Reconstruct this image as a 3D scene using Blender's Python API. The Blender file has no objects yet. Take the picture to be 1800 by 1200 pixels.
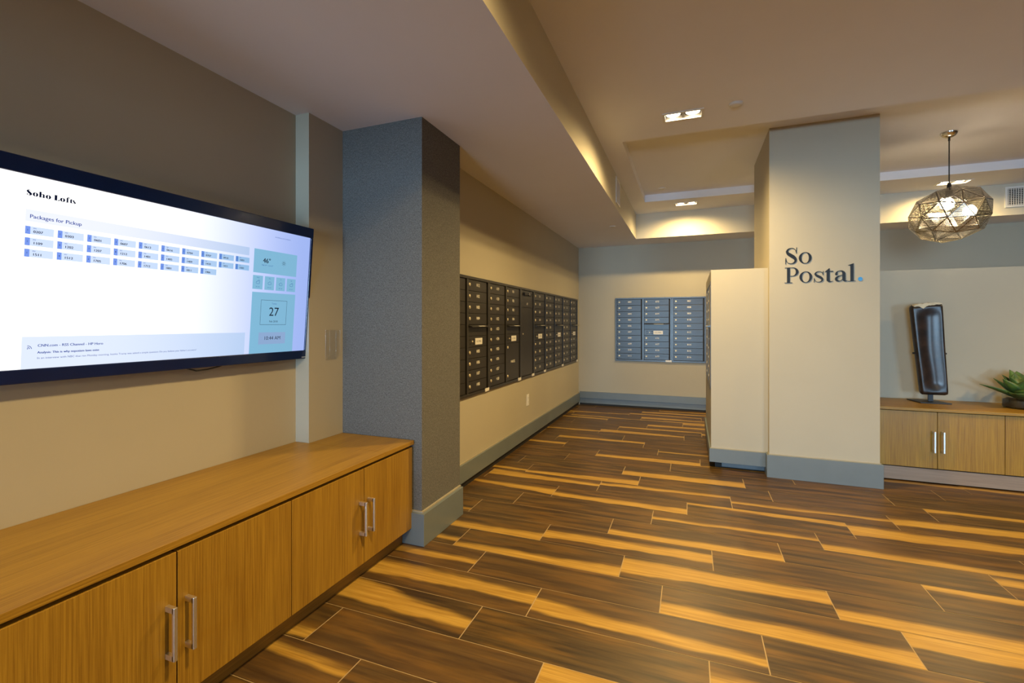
import bpy, bmesh, math, random
from mathutils import Vector, Matrix
random.seed(7)
PI = math.pi
sc = bpy.context.scene
COL = sc.collection

# ------------------------------------------------------------------ camera
cam_d = bpy.data.cameras.new('camera')
cam_d.sensor_width = 36.0
cam_d.lens = 815.0 / 1800.0 * 36.0
cam_d.shift_y = -31.0 / 1800.0
cam_d.clip_start = 0.05
cam = bpy.data.objects.new('camera', cam_d)
COL.objects.link(cam)
cam.location = (0, 0, 1.24)
cam.rotation_euler = (PI / 2, 0, math.radians(21.05))
sc.camera = cam

# ------------------------------------------------------------------ world, daylight, exposure
sc.view_settings.view_transform = 'Standard'
sc.view_settings.look = 'None'
sc.view_settings.gamma = 1.0
sc.view_settings.exposure = 0.12
sc.view_settings.use_curve_mapping = False
sc.cycles.max_bounces = 8
sc.cycles.diffuse_bounces = 6
sc.cycles.transparent_max_bounces = 12
sc.cycles.sample_clamp_indirect = 6.0
sc.cycles.caustics_reflective = False
sc.cycles.caustics_refractive = False
w = bpy.data.worlds.new('world')
sc.world = w
w.use_nodes = True
bgn = w.node_tree.nodes['Background']
bgn.inputs['Color'].default_value = (0.45, 0.65, 1.0, 1)
bgn.inputs['Strength'].default_value = 0.6


def area(name, loc, rot, sx, sy, col, e):
    l = bpy.data.lights.new(name, 'AREA')
    l.shape = 'RECTANGLE'
    l.size, l.size_y = sx, sy
    l.color = col
    l.energy = e
    o = bpy.data.objects.new(name, l)
    COL.objects.link(o)
    o.location = loc
    o.rotation_euler = rot
    return o


DAY = (0.46, 0.73, 1.0)
# area lamps for daylight in two invented, unseen window openings behind the camera
area('daylight_front_a', (-0.95, -8.05, 1.17), (PI / 2, 0, 0), 2.0, 1.7, DAY, 580)
area('daylight_front_b', (5.6, -8.05, 1.17), (PI / 2, 0, 0), 2.3, 1.7, DAY, 360)

WARM = (1.0, 0.69, 0.275)
SPOT_E = 128
CEIL, TRAY, SOF = 2.74, 2.825, 2.405

# ------------------------------------------------------------------ node helpers


class NT:
    def __init__(self, name):
        self.m = bpy.data.materials.new(name)
        self.m.use_nodes = True
        self.t = self.m.node_tree
        self.b = self.t.nodes['Principled BSDF']
        self.out = self.t.nodes['Material Output']

    def n(self, kind, **kw):
        nd = self.t.nodes.new(kind)
        for k, v in kw.items():
            setattr(nd, k, v)
        return nd

    def link(self, a, b):
        self.t.links.new(a, b)

    def val(self, s, v):
        if hasattr(v, 'is_output') or isinstance(v, bpy.types.NodeSocket):
            self.link(v, s)
        else:
            s.default_value = v

    def math(self, op, a, b=0.0, c=0.0, clamp=False):
        nd = self.n('ShaderNodeMath', operation=op)
        nd.use_clamp = clamp
        for i, v in enumerate((a, b, c)):
            self.val(nd.inputs[i], v)
        return nd.outputs[0]

    def mix(self, f, a, b):
        nd = self.n('ShaderNodeMix', data_type='RGBA')
        self.val(nd.inputs[0], f)
        self.val(nd.inputs[6], a if not isinstance(a, tuple) else (*a, 1))
        self.val(nd.inputs[7], b if not isinstance(b, tuple) else (*b, 1))
        return nd.outputs[2]

    def noise(self, vec, scale, detail=3.0, rough=0.5):
        nd = self.n('ShaderNodeTexNoise')
        nd.inputs['Scale'].default_value = scale
        nd.inputs['Detail'].default_value = detail
        nd.inputs['Roughness'].default_value = rough
        if vec is not None:
            self.link(vec, nd.inputs['Vector'])
        return nd.outputs['Fac']

    def mapping(self, vec, scale=(1, 1, 1), loc=(0, 0, 0)):
        nd = self.n('ShaderNodeMapping')
        nd.inputs['Scale'].default_value = scale
        nd.inputs['Location'].default_value = loc
        self.link(vec, nd.inputs['Vector'])
        return nd.outputs[0]

    def coord(self, which='Object'):
        return self.n('ShaderNodeTexCoord').outputs[which]

    def range(self, v, a, b, c=0.0, d=1.0, smooth=False):
        nd = self.n('ShaderNodeMapRange')
        if smooth:
            nd.interpolation_type = 'SMOOTHSTEP'
        self.val(nd.inputs[0], v)
        for i, x in enumerate((a, b, c, d)):
            self.val(nd.inputs[i + 1], x)
        return nd.outputs[0]

    def bump(self, h, strength, dist):
        nd = self.n('ShaderNodeBump')
        nd.inputs['Strength'].default_value = strength
        nd.inputs['Distance'].default_value = dist
        self.link(h, nd.inputs['Height'])
        self.link(nd.outputs[0], self.b.inputs['Normal'])

    def set(self, **kw):
        for k, v in kw.items():
            s = self.b.inputs[k.replace('_', ' ')]
            if isinstance(v, tuple) and len(v) == 3 and s.type == 'RGBA':
                v = (*v, 1)
            self.val(s, v)
        return self


def plain(name, col, rough=0.5, metal=0.0, var=0.06, scale=8.0, bump=0.0, spec=0.5):
    t = NT(name)
    v = t.noise(t.coord(), scale, 4)
    f = t.range(v, 0.3, 0.7)
    a = tuple(c * (1 - var) for c in col)
    b = tuple(min(1, c * (1 + var)) for c in col)
    t.set(Base_Color=t.mix(f, a, b), Roughness=rough, Metallic=metal)
    t.b.inputs['Specular IOR Level'].default_value = spec
    if bump:
        t.bump(t.noise(t.coord(), 220.0, 2), bump, 0.001)
    return t.m


def emit(name, col, strength):
    t = NT(name)
    e = t.n('ShaderNodeEmission')
    e.inputs[0].default_value = (*col, 1)
    e.inputs[1].default_value = strength
    t.link(e.outputs[0], t.out.inputs[0])
    return t.m


def wood(name, dark, light, axis, rough=0.38):
    """rift-cut veneer: fine straight grain along one axis"""
    t = NT(name)
    co = t.coord()
    s = [85.0, 85.0, 85.0]
    s[axis] = 1.2
    fine = t.noise(t.mapping(co, tuple(s)), 3.2, 5, 0.65)
    s2 = [9.0, 9.0, 9.0]
    s2[axis] = 0.35
    wide = t.noise(t.mapping(co, tuple(s2)), 1.6, 3)
    f = t.math('ADD', t.math('MULTIPLY', t.range(fine, 0.34, 0.66), 0.8), t.math('MULTIPLY', t.range(wide, 0.3, 0.7), 0.35), clamp=True)
    t.set(Base_Color=t.mix(f, dark, light), Roughness=rough)
    t.bump(fine, 0.12, 0.0006)
    return t.m


M = {}
M['wall'] = plain('wall_paint', (0.455, 0.418, 0.325), 0.72, var=0.015, scale=3, bump=0.12)
M['ceil'] = plain('ceiling_paint', (0.80, 0.81, 0.88), 0.85, var=0.01, scale=3)
M['panel'] = plain('dark_bounce_absorber', (0.10, 0.065, 0.04), 0.5)  # made-up dark colour for unseen walls, cuts the bounced light
M['riser'] = plain('soffit_riser_paint', (0.60, 0.57, 0.48), 0.8, var=0.01, scale=3)
M['base'] = plain('slate_trim_paint', (0.155, 0.185, 0.20), 0.38, var=0.03)
M['reveal'] = plain('tan_reveal_strip', (0.36, 0.32, 0.24), 0.6)
M['dark'] = plain('gap_shade_and_screw_black', (0.012, 0.011, 0.010), 0.7)  # near-black paint for shade in gaps, recesses and openings; also screw heads
M['bronze'] = plain('dark_bronze_powder_coat', (0.022, 0.019, 0.016), 0.36, var=0.08, scale=30, spec=0.7)
M['bronze_edge'] = plain('dark_bronze_frame', (0.028, 0.025, 0.021), 0.32, var=0.06, scale=30, spec=0.7)
M['brass'] = plain('brass_lock', (0.85, 0.76, 0.56), 0.5, 0.7)
M['chrome'] = plain('polished_chrome', (0.82, 0.80, 0.76), 0.10, 1.0, var=0.02)
M['nickel'] = plain('brushed_nickel', (0.88, 0.87, 0.85), 0.36, 1.0, var=0.04, scale=60)
M['white'] = plain('white_plastic', (0.78, 0.77, 0.74), 0.45, var=0.02)
M['number'] = plain('engraved_number_paint', (0.74, 0.72, 0.66), 0.55, var=0.02)
M['ink'] = plain('dark_ink', (0.03, 0.03, 0.035), 0.6)
M['bezel'] = plain('gloss_bezel_blue_reflection', (0.002, 0.013, 0.085), 0.16, var=0.1)  # blue reflected daylight put into the base colour
M['tvback'] = plain('matte_black_plastic', (0.012, 0.012, 0.013), 0.5)
M['black'] = plain('black_steel', (0.014, 0.014, 0.016), 0.42)
M['letter_black'] = plain('black_vinyl', (0.008, 0.008, 0.009), 0.42, spec=0.3)
M['letter_blue'] = plain('blue_vinyl', (0.02, 0.27, 0.66), 0.35)
M['wood_v'] = wood('teak_veneer_vertical', (0.205, 0.098, 0.008), (0.41, 0.236, 0.026), 2)
M['wood_h'] = wood('teak_veneer_long', (0.22, 0.110, 0.009), (0.42, 0.240, 0.027), 1, 0.42)
M['wood_x'] = wood('teak_veneer_cross', (0.22, 0.110, 0.009), (0.42, 0.240, 0.027), 0, 0.42)
M['toe_wood'] = wood('dark_stained_toe_board', (0.15, 0.078, 0.012), (0.25, 0.142, 0.028), 1, 0.45)
M['toe_wood_x'] = wood('grey_stained_toe_board', (0.20, 0.15, 0.115), (0.32, 0.25, 0.195), 0, 0.45)
M['lamp_white'] = plain('white_fixture_metal', (0.72, 0.70, 0.66), 0.4, var=0.02)
M['housing'] = plain('grey_housing', (0.16, 0.15, 0.14), 0.5)
M['reflector'] = plain('satin_reflector', (0.85, 0.83, 0.78), 0.3, 0.9, var=0.02)
M['bulb'] = emit('lit_lamp_face', (1.0, 0.80, 0.50), 40.0)
M['globe'] = emit('lit_globe_bulb', (1.0, 0.82, 0.55), 40.0)
M['soil'] = plain('dark_pebbles_and_soil', (0.018, 0.013, 0.010), 0.6, var=0.5, scale=90)
M['cream'] = plain('torn_cream_edge', (0.72, 0.62, 0.42), 0.7, var=0.1, scale=30)


def fabric_mat():
    t = NT('woven_grey_fabric')
    co = t.coord()
    a = t.noise(t.mapping(co, (1, 1, 0.25)), 480.0, 2, 0.7)
    b = t.noise(t.mapping(co, (0.25, 0.25, 1)), 480.0, 2, 0.7)
    big = t.noise(co, 210.0, 3, 0.8)
    f = t.math('ADD', t.math('MULTIPLY', t.math('ADD', a, b), 0.36), t.math('MULTIPLY', big, 0.30))
    t.set(Base_Color=t.mix(t.range(f, 0.37, 0.66), (0.046, 0.046, 0.044), (0.25, 0.25, 0.246)), Roughness=0.95)
    t.b.inputs['Specular IOR Level'].default_value = 0.15
    t.bump(f, 0.5, 0.0015)
    return t.m


M['fabric'] = fabric_mat()


def acrylic_mat(name, tint, rough=0.04, mixf=0.14):
    t = NT(name)
    tr = t.n('ShaderNodeBsdfTransparent')
    tr.inputs[0].default_value = (*tint, 1)
    gl = t.n('ShaderNodeBsdfGlossy')
    gl.inputs['Roughness'].default_value = rough
    gl.inputs[0].default_value = (0.9, 0.9, 0.9, 1)
    mx = t.n('ShaderNodeMixShader')
    lw = t.n('ShaderNodeLayerWeight')
    lw.inputs[0].default_value = 0.35
    t.link(t.math('ADD', t.math('MULTIPLY', lw.outputs['Facing'], 0.16), mixf * 0.3), mx.inputs[0])
    t.link(tr.outputs[0], mx.inputs[1])
    t.link(gl.outputs[0], mx.inputs[2])
    t.link(mx.outputs[0], t.out.inputs[0])
    return t.m


M['acrylic'] = acrylic_mat('clear_acrylic', (0.99, 0.99, 0.985), 0.08, 0.04)
M['glass'] = acrylic_mat('clear_glass', (0.92, 0.94, 0.93), 0.02, 0.10)


def perforated_mat():
    """bright metal etched with rows of small slots, see-through between the bars"""
    t = NT('etched_perforated_metal')
    uv = t.n('ShaderNodeUVMap')
    sep = t.n('ShaderNodeSeparateXYZ')
    t.link(uv.outputs[0], sep.inputs[0])
    fu = t.math('ABSOLUTE', t.math('SUBTRACT', t.math('FRACT', t.math('MULTIPLY', sep.outputs[0], 125.0)), 0.5))
    fv = t.math('ABSOLUTE', t.math('SUBTRACT', t.math('FRACT', t.math('MULTIPLY', sep.outputs[1], 90.0)), 0.5))
    hole = t.math('MULTIPLY', t.math('LESS_THAN', fu, 0.30), t.math('LESS_THAN', fv, 0.29))
    edge = t.n('ShaderNodeAttribute', attribute_name='rim').outputs['Fac']
    hole = t.math('MULTIPLY', hole, t.math('LESS_THAN', edge, 0.90))
    t.set(Base_Color=(0.28, 0.265, 0.235), Metallic=1.0, Roughness=0.25, Alpha=t.math('SUBTRACT', 1.0, hole))
    return t.m


M['perf'] = perforated_mat()


def leaf_mat():
    t = NT('succulent_leaf')
    co = t.coord()
    v = t.noise(co, 14.0, 4)
    st = t.noise(t.mapping(co, (40, 40, 3)), 2.0, 2)
    c = t.mix(t.range(v, 0.35, 0.65), (0.035, 0.085, 0.018), (0.11, 0.21, 0.035))
    c = t.mix(t.math('MULTIPLY', t.range(st, 0.45, 0.7), 0.5), c, (0.06, 0.08, 0.05))
    t.set(Base_Color=c, Roughness=0.42)
    return t.m


M['leaf'] = leaf_mat()


def lacquer_mat():
    """dark brown-black lacquered hide/wood with mottling and worn paler patch"""
    t = NT('dark_lacquer')
    co = t.coord()
    v = t.noise(co, 12.0, 5, 0.6)
    c = t.mix(t.range(v, 0.35, 0.7), (0.012, 0.009, 0.008), (0.045, 0.026, 0.018))
    t.set(Base_Color=c, Roughness=0.30)
    t.b.inputs['Coat Weight'].default_value = 0.0
    t.b.inputs['Coat Roughness'].default_value = 0.15
    t.bump(v, 0.06, 0.003)
    return t.m


M['lacquer'] = lacquer_mat()


def floor_mat():
    t = NT('wood_look_plank_tile')
    uv = t.n('ShaderNodeUVMap').outputs[0]
    sep = t.n('ShaderNodeSeparateXYZ')
    t.link(uv, sep.inputs[0])
    u, v = sep.outputs[0], sep.outputs[1]
    seed = t.n('ShaderNodeAttribute', attribute_name='seed').outputs['Fac']
    comb = t.n('ShaderNodeCombineXYZ')
    t.link(t.math('MULTIPLY', u, 0.916), comb.inputs[0])
    t.link(t.math('MULTIPLY', v, 0.227), comb.inputs[1])
    t.link(t.math('MULTIPLY', seed, 37.0), comb.inputs[2])
    vec = comb.outputs[0]
    warp = t.noise(t.mapping(vec, (2.2, 3.0, 1)), 2.0, 2)
    dv = t.math('MULTIPLY', t.math('SUBTRACT', warp, 0.5), 0.22)
    grain = t.noise(t.mapping(vec, (3.0, 120.0, 1)), 1.6, 5, 0.62)
    streak = t.noise(t.mapping(vec, (1.1, 22.0, 1)), 1.5, 3, 0.55)
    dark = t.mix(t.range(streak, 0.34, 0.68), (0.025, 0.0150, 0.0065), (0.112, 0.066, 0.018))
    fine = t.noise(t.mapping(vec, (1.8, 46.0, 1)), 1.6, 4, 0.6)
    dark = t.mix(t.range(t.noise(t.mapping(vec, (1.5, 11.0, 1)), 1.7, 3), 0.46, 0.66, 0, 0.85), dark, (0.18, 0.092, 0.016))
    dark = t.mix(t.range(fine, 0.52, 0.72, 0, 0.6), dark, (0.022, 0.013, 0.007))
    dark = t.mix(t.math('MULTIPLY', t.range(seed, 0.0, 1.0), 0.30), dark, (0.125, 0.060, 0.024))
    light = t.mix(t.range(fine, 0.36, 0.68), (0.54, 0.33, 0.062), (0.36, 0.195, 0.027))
    masks = []
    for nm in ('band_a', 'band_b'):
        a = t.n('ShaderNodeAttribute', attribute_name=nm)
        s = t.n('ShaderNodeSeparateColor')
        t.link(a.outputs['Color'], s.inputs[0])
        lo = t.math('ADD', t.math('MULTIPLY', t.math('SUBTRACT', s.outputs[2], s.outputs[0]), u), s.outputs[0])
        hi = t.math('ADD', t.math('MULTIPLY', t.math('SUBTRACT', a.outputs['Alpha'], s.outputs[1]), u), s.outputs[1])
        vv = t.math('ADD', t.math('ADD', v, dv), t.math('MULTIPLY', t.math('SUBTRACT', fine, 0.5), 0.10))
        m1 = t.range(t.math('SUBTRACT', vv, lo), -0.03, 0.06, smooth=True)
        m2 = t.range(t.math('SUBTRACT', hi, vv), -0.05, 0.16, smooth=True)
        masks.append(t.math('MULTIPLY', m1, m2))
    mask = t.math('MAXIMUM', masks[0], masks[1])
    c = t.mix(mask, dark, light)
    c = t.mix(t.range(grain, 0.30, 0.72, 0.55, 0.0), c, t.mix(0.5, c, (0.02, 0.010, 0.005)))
    t.set(Base_Color=c, Roughness=t.range(grain, 0.3, 0.7, 0.32, 0.46))
    t.b.inputs['Specular IOR Level'].default_value = 0.45
    t.bump(grain, 0.10, 0.0008)
    return t.m


M['floor'] = floor_mat()
M['grout'] = plain('sand_grout', (0.42, 0.31, 0.17), 0.8)

# ------------------------------------------------------------------ mesh helpers


def new():
    return bmesh.new()


def box(bm, x0, x1, y0, y1, z0, z1, mi=0, bev=0.0, seg=2):
    r = bmesh.ops.create_cube(bm, size=1.0)
    vs = r['verts']
    for v in vs:
        v.co = Vector(((x0 + x1) / 2 + v.co.x * (x1 - x0), (y0 + y1) / 2 + v.co.y * (y1 - y0), (z0 + z1) / 2 + v.co.z * (z1 - z0)))
    fs = {f for v in vs for f in v.link_faces}
    for f in fs:
        f.material_index = mi
    if bev:
        es = list({e for v in vs for e in v.link_edges})
        rr = bmesh.ops.bevel(bm, geom=es, offset=bev, segments=seg, profile=0.5, affect='EDGES', clamp_overlap=True)
        for f in rr['faces']:
            f.material_index = mi
    return vs


def quad(bm, pts, mi=0):
    f = bm.faces.new([bm.verts.new(p) for p in pts])
    f.material_index = mi
    return f


def lathe(bm, prof, n=32, origin=(0, 0, 0), mi=0, axis='Z'):
    rings = []
    for r, z in prof:
        ring = []
        for k in range(n):
            a = 2 * PI * k / n
            p = (r * math.cos(a), r * math.sin(a), z)
            if axis == 'Y':
                p = (p[0], z, p[1])
            ring.append(bm.verts.new(Vector(origin) + Vector(p)))
        rings.append(ring)
    for a, b in zip(rings, rings[1:]):
        for k in range(n):
            f = bm.faces.new((a[k], a[(k + 1) % n], b[(k + 1) % n], b[k]))
            f.material_index = mi
            f.smooth = True
    for ring, flip in ((rings[0], True), (rings[-1], False)):
        if (ring[0].co - ring[n // 2].co).length > 1e-6:
            f = bm.faces.new(list(reversed(ring)) if flip else ring)
            f.material_index = mi
    bmesh.ops.recalc_face_normals(bm, faces=bm.faces)


def tube(bm, pts, r, n=10, mi=0):
    pts = [Vector(p) for p in pts]
    rings = []
    for i, p in enumerate(pts):
        d = (pts[min(i + 1, len(pts) - 1)] - pts[max(i - 1, 0)]).normalized()
        a = d.orthogonal().normalized()
        if abs(d.z) < 0.9:
            a = d.cross(Vector((0, 0, 1))).normalized()
        b = d.cross(a)
        rr = r[i] if isinstance(r, (list, tuple)) else r
        rings.append([bm.verts.new(p + a * rr * math.cos(2 * PI * k / n) + b * rr * math.sin(2 * PI * k / n)) for k in range(n)])
    for a, b in zip(rings, rings[1:]):
        for k in range(n):
            f = bm.faces.new((a[k], a[(k + 1) % n], b[(k + 1) % n], b[k]))
            f.smooth = True
            f.material_index = mi
    for rg in (rings[0], rings[-1]):
        f = bm.faces.new(rg)
        f.material_index = mi
    bmesh.ops.recalc_face_normals(bm, faces=bm.faces)


def mk(name, bm, mats, parent=None, loc=None):
    me = bpy.data.meshes.new(name)
    bm.to_mesh(me)
    bm.free()
    for m in (mats if isinstance(mats, (list, tuple)) else [mats]):
        me.materials.append(M[m] if isinstance(m, str) else m)
    o = bpy.data.objects.new(name, me)
    COL.objects.link(o)
    if parent is not None:
        o.parent = parent
    if loc is not None:
        o.location = loc
    return o


def thing(name, label, cat, loc=(0, 0, 0), rz=0.0, group=None, rot=None):
    o = bpy.data.objects.new(name, None)
    COL.objects.link(o)
    o.empty_display_size = 0.1
    o.location = loc
    o.rotation_euler = rot or (0, 0, rz)
    return tag(o, label, cat, group)


def tag(o, label, cat, group=None):
    o['label'] = label
    o['category'] = cat
    if group:
        o['group'] = group
    return o


def struct(name, bm, mats):
    o = mk(name, bm, mats)
    o['kind'] = 'structure'
    return o


def copy_tree(o, parent=None):
    c = o.copy()
    COL.objects.link(c)
    c.parent = parent
    for ch in list(o.children):
        copy_tree(ch, c)
    return c


TEXT_CACHE = {}


def text_into(bm, s, size, mat4, mi=0, align='CENTER', depth=0.0, squash=1.0):
    """lay flat lettering into a bmesh; text lies in local XY of mat4"""
    key = (s, align)
    if key not in TEXT_CACHE:
        cu = bpy.data.curves.new('lettering', 'FONT')
        cu.body = s
        cu.size = 1.0
        cu.align_x = align
        cu.align_y = 'CENTER'
        cu.resolution_u = 3
        ob = bpy.data.objects.new('lettering', cu)
        COL.objects.link(ob)
        dg = bpy.context.evaluated_depsgraph_get()
        me = bpy.data.meshes.new_from_object(ob.evaluated_get(dg))
        TEXT_CACHE[key] = ([v.co.copy() for v in me.vertices], [list(p.vertices) for p in me.polygons])
        bpy.data.objects.remove(ob)
        bpy.data.curves.remove(cu)
        bpy.data.meshes.remove(me)
    vs, ps = TEXT_CACHE[key]
    nv = [bm.verts.new(mat4 @ Vector((v.x * size * squash, v.y * size, 0))) for v in vs]
    fs = []
    for p in ps:
        try:
            f = bm.faces.new([nv[i] for i in p])
            f.material_index = mi
            fs.append(f)
        except ValueError:
            pass
    return fs


def frame_xz(x, y, z):
    """text plane facing -Y: local X -> +X, local Y -> +Z"""
    return Matrix(((1, 0, 0, x), (0, 0, -1, y), (0, 1, 0, z), (0, 0, 0, 1)))


# 2-D lettering from strokes: fn maps (a, b) to a 3-D point
def poly(bm, pts, fn, mi=0):
    f = bm.faces.new([bm.verts.new(fn(*p)) for p in pts])
    f.material_index = mi


def stroke(bm, pts, fn, mi=0, sub=6):
    """variable-width ribbon through (x, y, width) knots, Catmull-Rom smoothed"""
    P = [Vector(p) for p in pts]
    out = []
    for i in range(len(P) - 1):
        p0, p1, p2, p3 = P[max(i - 1, 0)], P[i], P[i + 1], P[min(i + 2, len(P) - 1)]
        for k in range(sub):
            s = k / sub
            out.append(0.5 * ((2 * p1) + (p2 - p0) * s + (2 * p0 - 5 * p1 + 4 * p2 - p3) * s * s + (3 * p1 - p0 - 3 * p2 + p3) * s ** 3))
    out.append(P[-1])
    L, R = [], []
    for i, p in enumerate(out):
        d = out[min(i + 1, len(out) - 1)] - out[max(i - 1, 0)]
        n = Vector((-d.y, d.x)).normalized()
        L.append(bm.verts.new(fn(p.x + n.x * p.z / 2, p.y + n.y * p.z / 2)))
        R.append(bm.verts.new(fn(p.x - n.x * p.z / 2, p.y - n.y * p.z / 2)))
    for i in range(len(out) - 1):
        f = bm.faces.new((L[i], R[i], R[i + 1], L[i + 1]))
        f.material_index = mi


def ring(bm, cx, cy, rx, ry, thick, thin, fn, mi=0, a0=0.0, a1=360.0, n=40):
    o, q = [], []
    full = abs(a1 - a0) >= 359.9
    cnt = n if full else n + 1
    for k in range(cnt):
        a = math.radians(a0 + (a1 - a0) * k / n)
        o.append(bm.verts.new(fn(cx + rx * math.cos(a), cy + ry * math.sin(a))))
        q.append(bm.verts.new(fn(cx + (rx - thick) * math.cos(a), cy + (ry - thin) * math.sin(a))))
    for k in range(cnt if full else cnt - 1):
        j = (k + 1) % cnt
        f = bm.faces.new((o[k], o[j], q[j], q[k]))
        f.material_index = mi


def disc2(bm, cx, cy, rx, ry, fn, mi=0, n=24):
    poly(bm, [(cx + rx * math.cos(2 * PI * k / n), cy + ry * math.sin(2 * PI * k / n)) for k in range(n)], fn, mi)


def solidify(bm, off):
    fs = list(bm.faces)
    r = bmesh.ops.extrude_face_region(bm, geom=fs)
    for v in [g for g in r['geom'] if isinstance(g, bmesh.types.BMVert)]:
        v.co += Vector(off)
    bmesh.ops.recalc_face_normals(bm, faces=bm.faces)


# ================================================================== ROOM SHELL
XR, YF, YB = 7.0, -8.0, 7.05          # right wall, wall behind the camera, back wall
XTV, XBUMP, XMAIL = -2.06, -1.965, -1.61
XS, YS = -0.698, 6.55                 # inner faces of the lowered soffit

# ---- floor: wood-look planks 0.916 x 0.227 with joints, streak pattern per plank
W_, L_, Y0_ = 0.2268, 0.916, 1.855
OFF = {-3: .695, -2: .415, -1: .064, 0: .264, 1: .792, 2: .587, 3: .108, 4: .459, 5: .687, 6: .895, 7: .264, 8: .538, 9: .388,
       10: .755, 11: .081, 12: .624, 13: .472, 14: .236, 15: .852, 16: .116, 17: .429, 18: .828, 19: .313, 20: .132, 21: .284, 22: .507}
BANDS = [(-1, -2, .27, 1.18, .26, .58), (0, -2, .23, .86, .42, .83), (1, -3, .2, .5, .34, .63), (2, -1, .24, .9, .48, .97),
         (1, -1, -.1, .43, -.1, .43), (0, -1, .19, .68, .14, .4), (2, -2, -.1, .22, -.1, .47), (1, 0, .54, 1.1, .63, 1.1), (2, 0, -.1, .41, -.1, .47),
         (-2, -1, .58, 1.1, .9, 1.2), (-1, 0, .49, .73, .6, 1.0), (4, -1, -.1, .29, -.1, .46), (3, -1, .21, .67, .34, .8),
         (3, -2, -.1, .25, -.1, .44), (2, -3, .36, .5, .17, .41), (3, 1, .82, 1.1, .7, 1.1), (5, -1, .35, .58, .46, .66),
         (5, 0, -.1, .42, -.1, .27), (6, -1, .86, 1.1, .71, 1.1), (6, 0, .21, .9, .41, .86), (7, -1, .59, .91, .81, 1.06),
         (7, -2, .34, .94, .43, .7), (6, -3, .55, .7, .16, .7), (7, 0, .38, .62, .52, .73), (7, 1, .34, .79, .51, 1.11),
         (8, 1, .7, 1.15, .85, 1.24), (8, -2, -.1, .27, -.1, .5), (9, -1, -.1, .46, -.1, .58), (11, -1, -.1, .37, -.1, .52),
         (12, -1, .5, .7, .62, .8), (13, -2, .62, 1.1, .68, 1.12), (15, -2, .44, 1.15, .59, .87), (16, -1, .71, 1.13, .8, 1.28),
         (16, 0, .34, .76, .5, .6), (17, -1, .6, 1.1, .7, 1.1), (19, -1, .51, 1.2, .74, .87), (19, -1, -.1, .2, -.1, .3),
         (18, -1, .6, 1.1, .5, .9), (20, -1, .66, 1.04, .64, .88), (20, -2, .07, .5, .45, .66), (21, -1, .3, .8, .5, .9), (11, 1, .46, .78, .48, .73), (11, 2, .5, .8, .4, .6)]
KNOWN_DARK = {(1, -2), (0, 0), (-2, -2), (-3, -2), (-3, -1), (3, 0), (2, 1), (4, -2), (4, 0), (5, -2), (8, 0), (8, -1), (9, 0), (9, -2), (10, -1), (10, -2), (10, 0),
              (12, -2), (14, -1), (14, -2), (11, -2), (12, 0), (5, 1), (6, 1), (-1, -1), (13, -1), (16, -2), (17, -2), (18, -2)}
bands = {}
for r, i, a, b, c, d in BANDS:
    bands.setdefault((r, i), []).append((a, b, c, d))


def build_floor():
    bm = new()
    uvl = bm.loops.layers.uv.new('UVMap')
    data = []
    rng = random.Random(3)
    g = 0.0021
    r0 = math.floor((YF - 0.1 - Y0_) / W_)
    r1 = math.ceil((YB + 0.05 - Y0_) / W_)
    faces = []
    for r in range(r0, r1):
        off = OFF.get(r, rng.uniform(0, L_))
        i0 = math.floor((-2.2 - off) / L_)
        i1 = math.ceil((XR + 0.1 - off) / L_)
        for i in range(i0, i1):
            x0, x1 = off + i * L_ + g, off + (i + 1) * L_ - g
            y0, y1 = Y0_ + r * W_ + g, Y0_ + (r + 1) * W_ - g
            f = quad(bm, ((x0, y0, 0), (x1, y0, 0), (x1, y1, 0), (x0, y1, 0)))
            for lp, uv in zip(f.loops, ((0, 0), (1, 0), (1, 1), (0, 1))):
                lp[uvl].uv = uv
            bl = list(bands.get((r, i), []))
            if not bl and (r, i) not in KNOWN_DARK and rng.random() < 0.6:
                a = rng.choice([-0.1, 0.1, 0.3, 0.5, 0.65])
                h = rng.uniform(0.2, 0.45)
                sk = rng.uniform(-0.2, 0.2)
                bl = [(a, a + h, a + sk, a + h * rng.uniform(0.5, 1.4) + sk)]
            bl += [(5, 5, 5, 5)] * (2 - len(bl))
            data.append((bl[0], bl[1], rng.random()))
    # grout bed just under the plank faces
    quad(bm, ((-2.2, YF - .1, -.0012), (XR + .1, YF - .1, -.0012), (XR + .1, YB + .1, -.0012), (-2.2, YB + .1, -.0012)), 1)
    quad(bm, ((-2.2, YF - .1, -.1), (-2.2, YB + .1, -.1), (XR + .1, YB + .1, -.1), (XR + .1, YF - .1, -.1)), 1)
    data += [((5,) * 4, (5,) * 4, 0.0)] * 2
    o = struct('floor', bm, ['floor', 'grout'])
    me = o.data
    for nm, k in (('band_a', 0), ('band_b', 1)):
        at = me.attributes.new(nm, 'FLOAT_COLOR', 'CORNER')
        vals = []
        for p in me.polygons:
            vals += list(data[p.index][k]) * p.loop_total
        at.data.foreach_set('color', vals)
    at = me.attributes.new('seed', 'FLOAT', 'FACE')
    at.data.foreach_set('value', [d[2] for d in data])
    return o


build_floor()


def slab_with_holes(bm, x0, x1, y0, y1, z, holes, down=True, mi=0):
    xs = sorted({x0, x1, *[h[0] for h in holes], *[h[1] for h in holes]})
    ys = sorted({y0, y1, *[h[2] for h in holes], *[h[3] for h in holes]})
    xs = [x for x in xs if x0 <= x <= x1]
    ys = [y for y in ys if y0 <= y <= y1]
    for a, b in zip(xs, xs[1:]):
        for c, d in zip(ys, ys[1:]):
            mx, my = (a + b) / 2, (c + d) / 2
            if any(h[0] < mx < h[1] and h[2] < my < h[3] for h in holes):
                continue
            p = [(a, c, z), (a, d, z), (b, d, z), (b, c, z)]
            quad(bm, p, mi)


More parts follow.
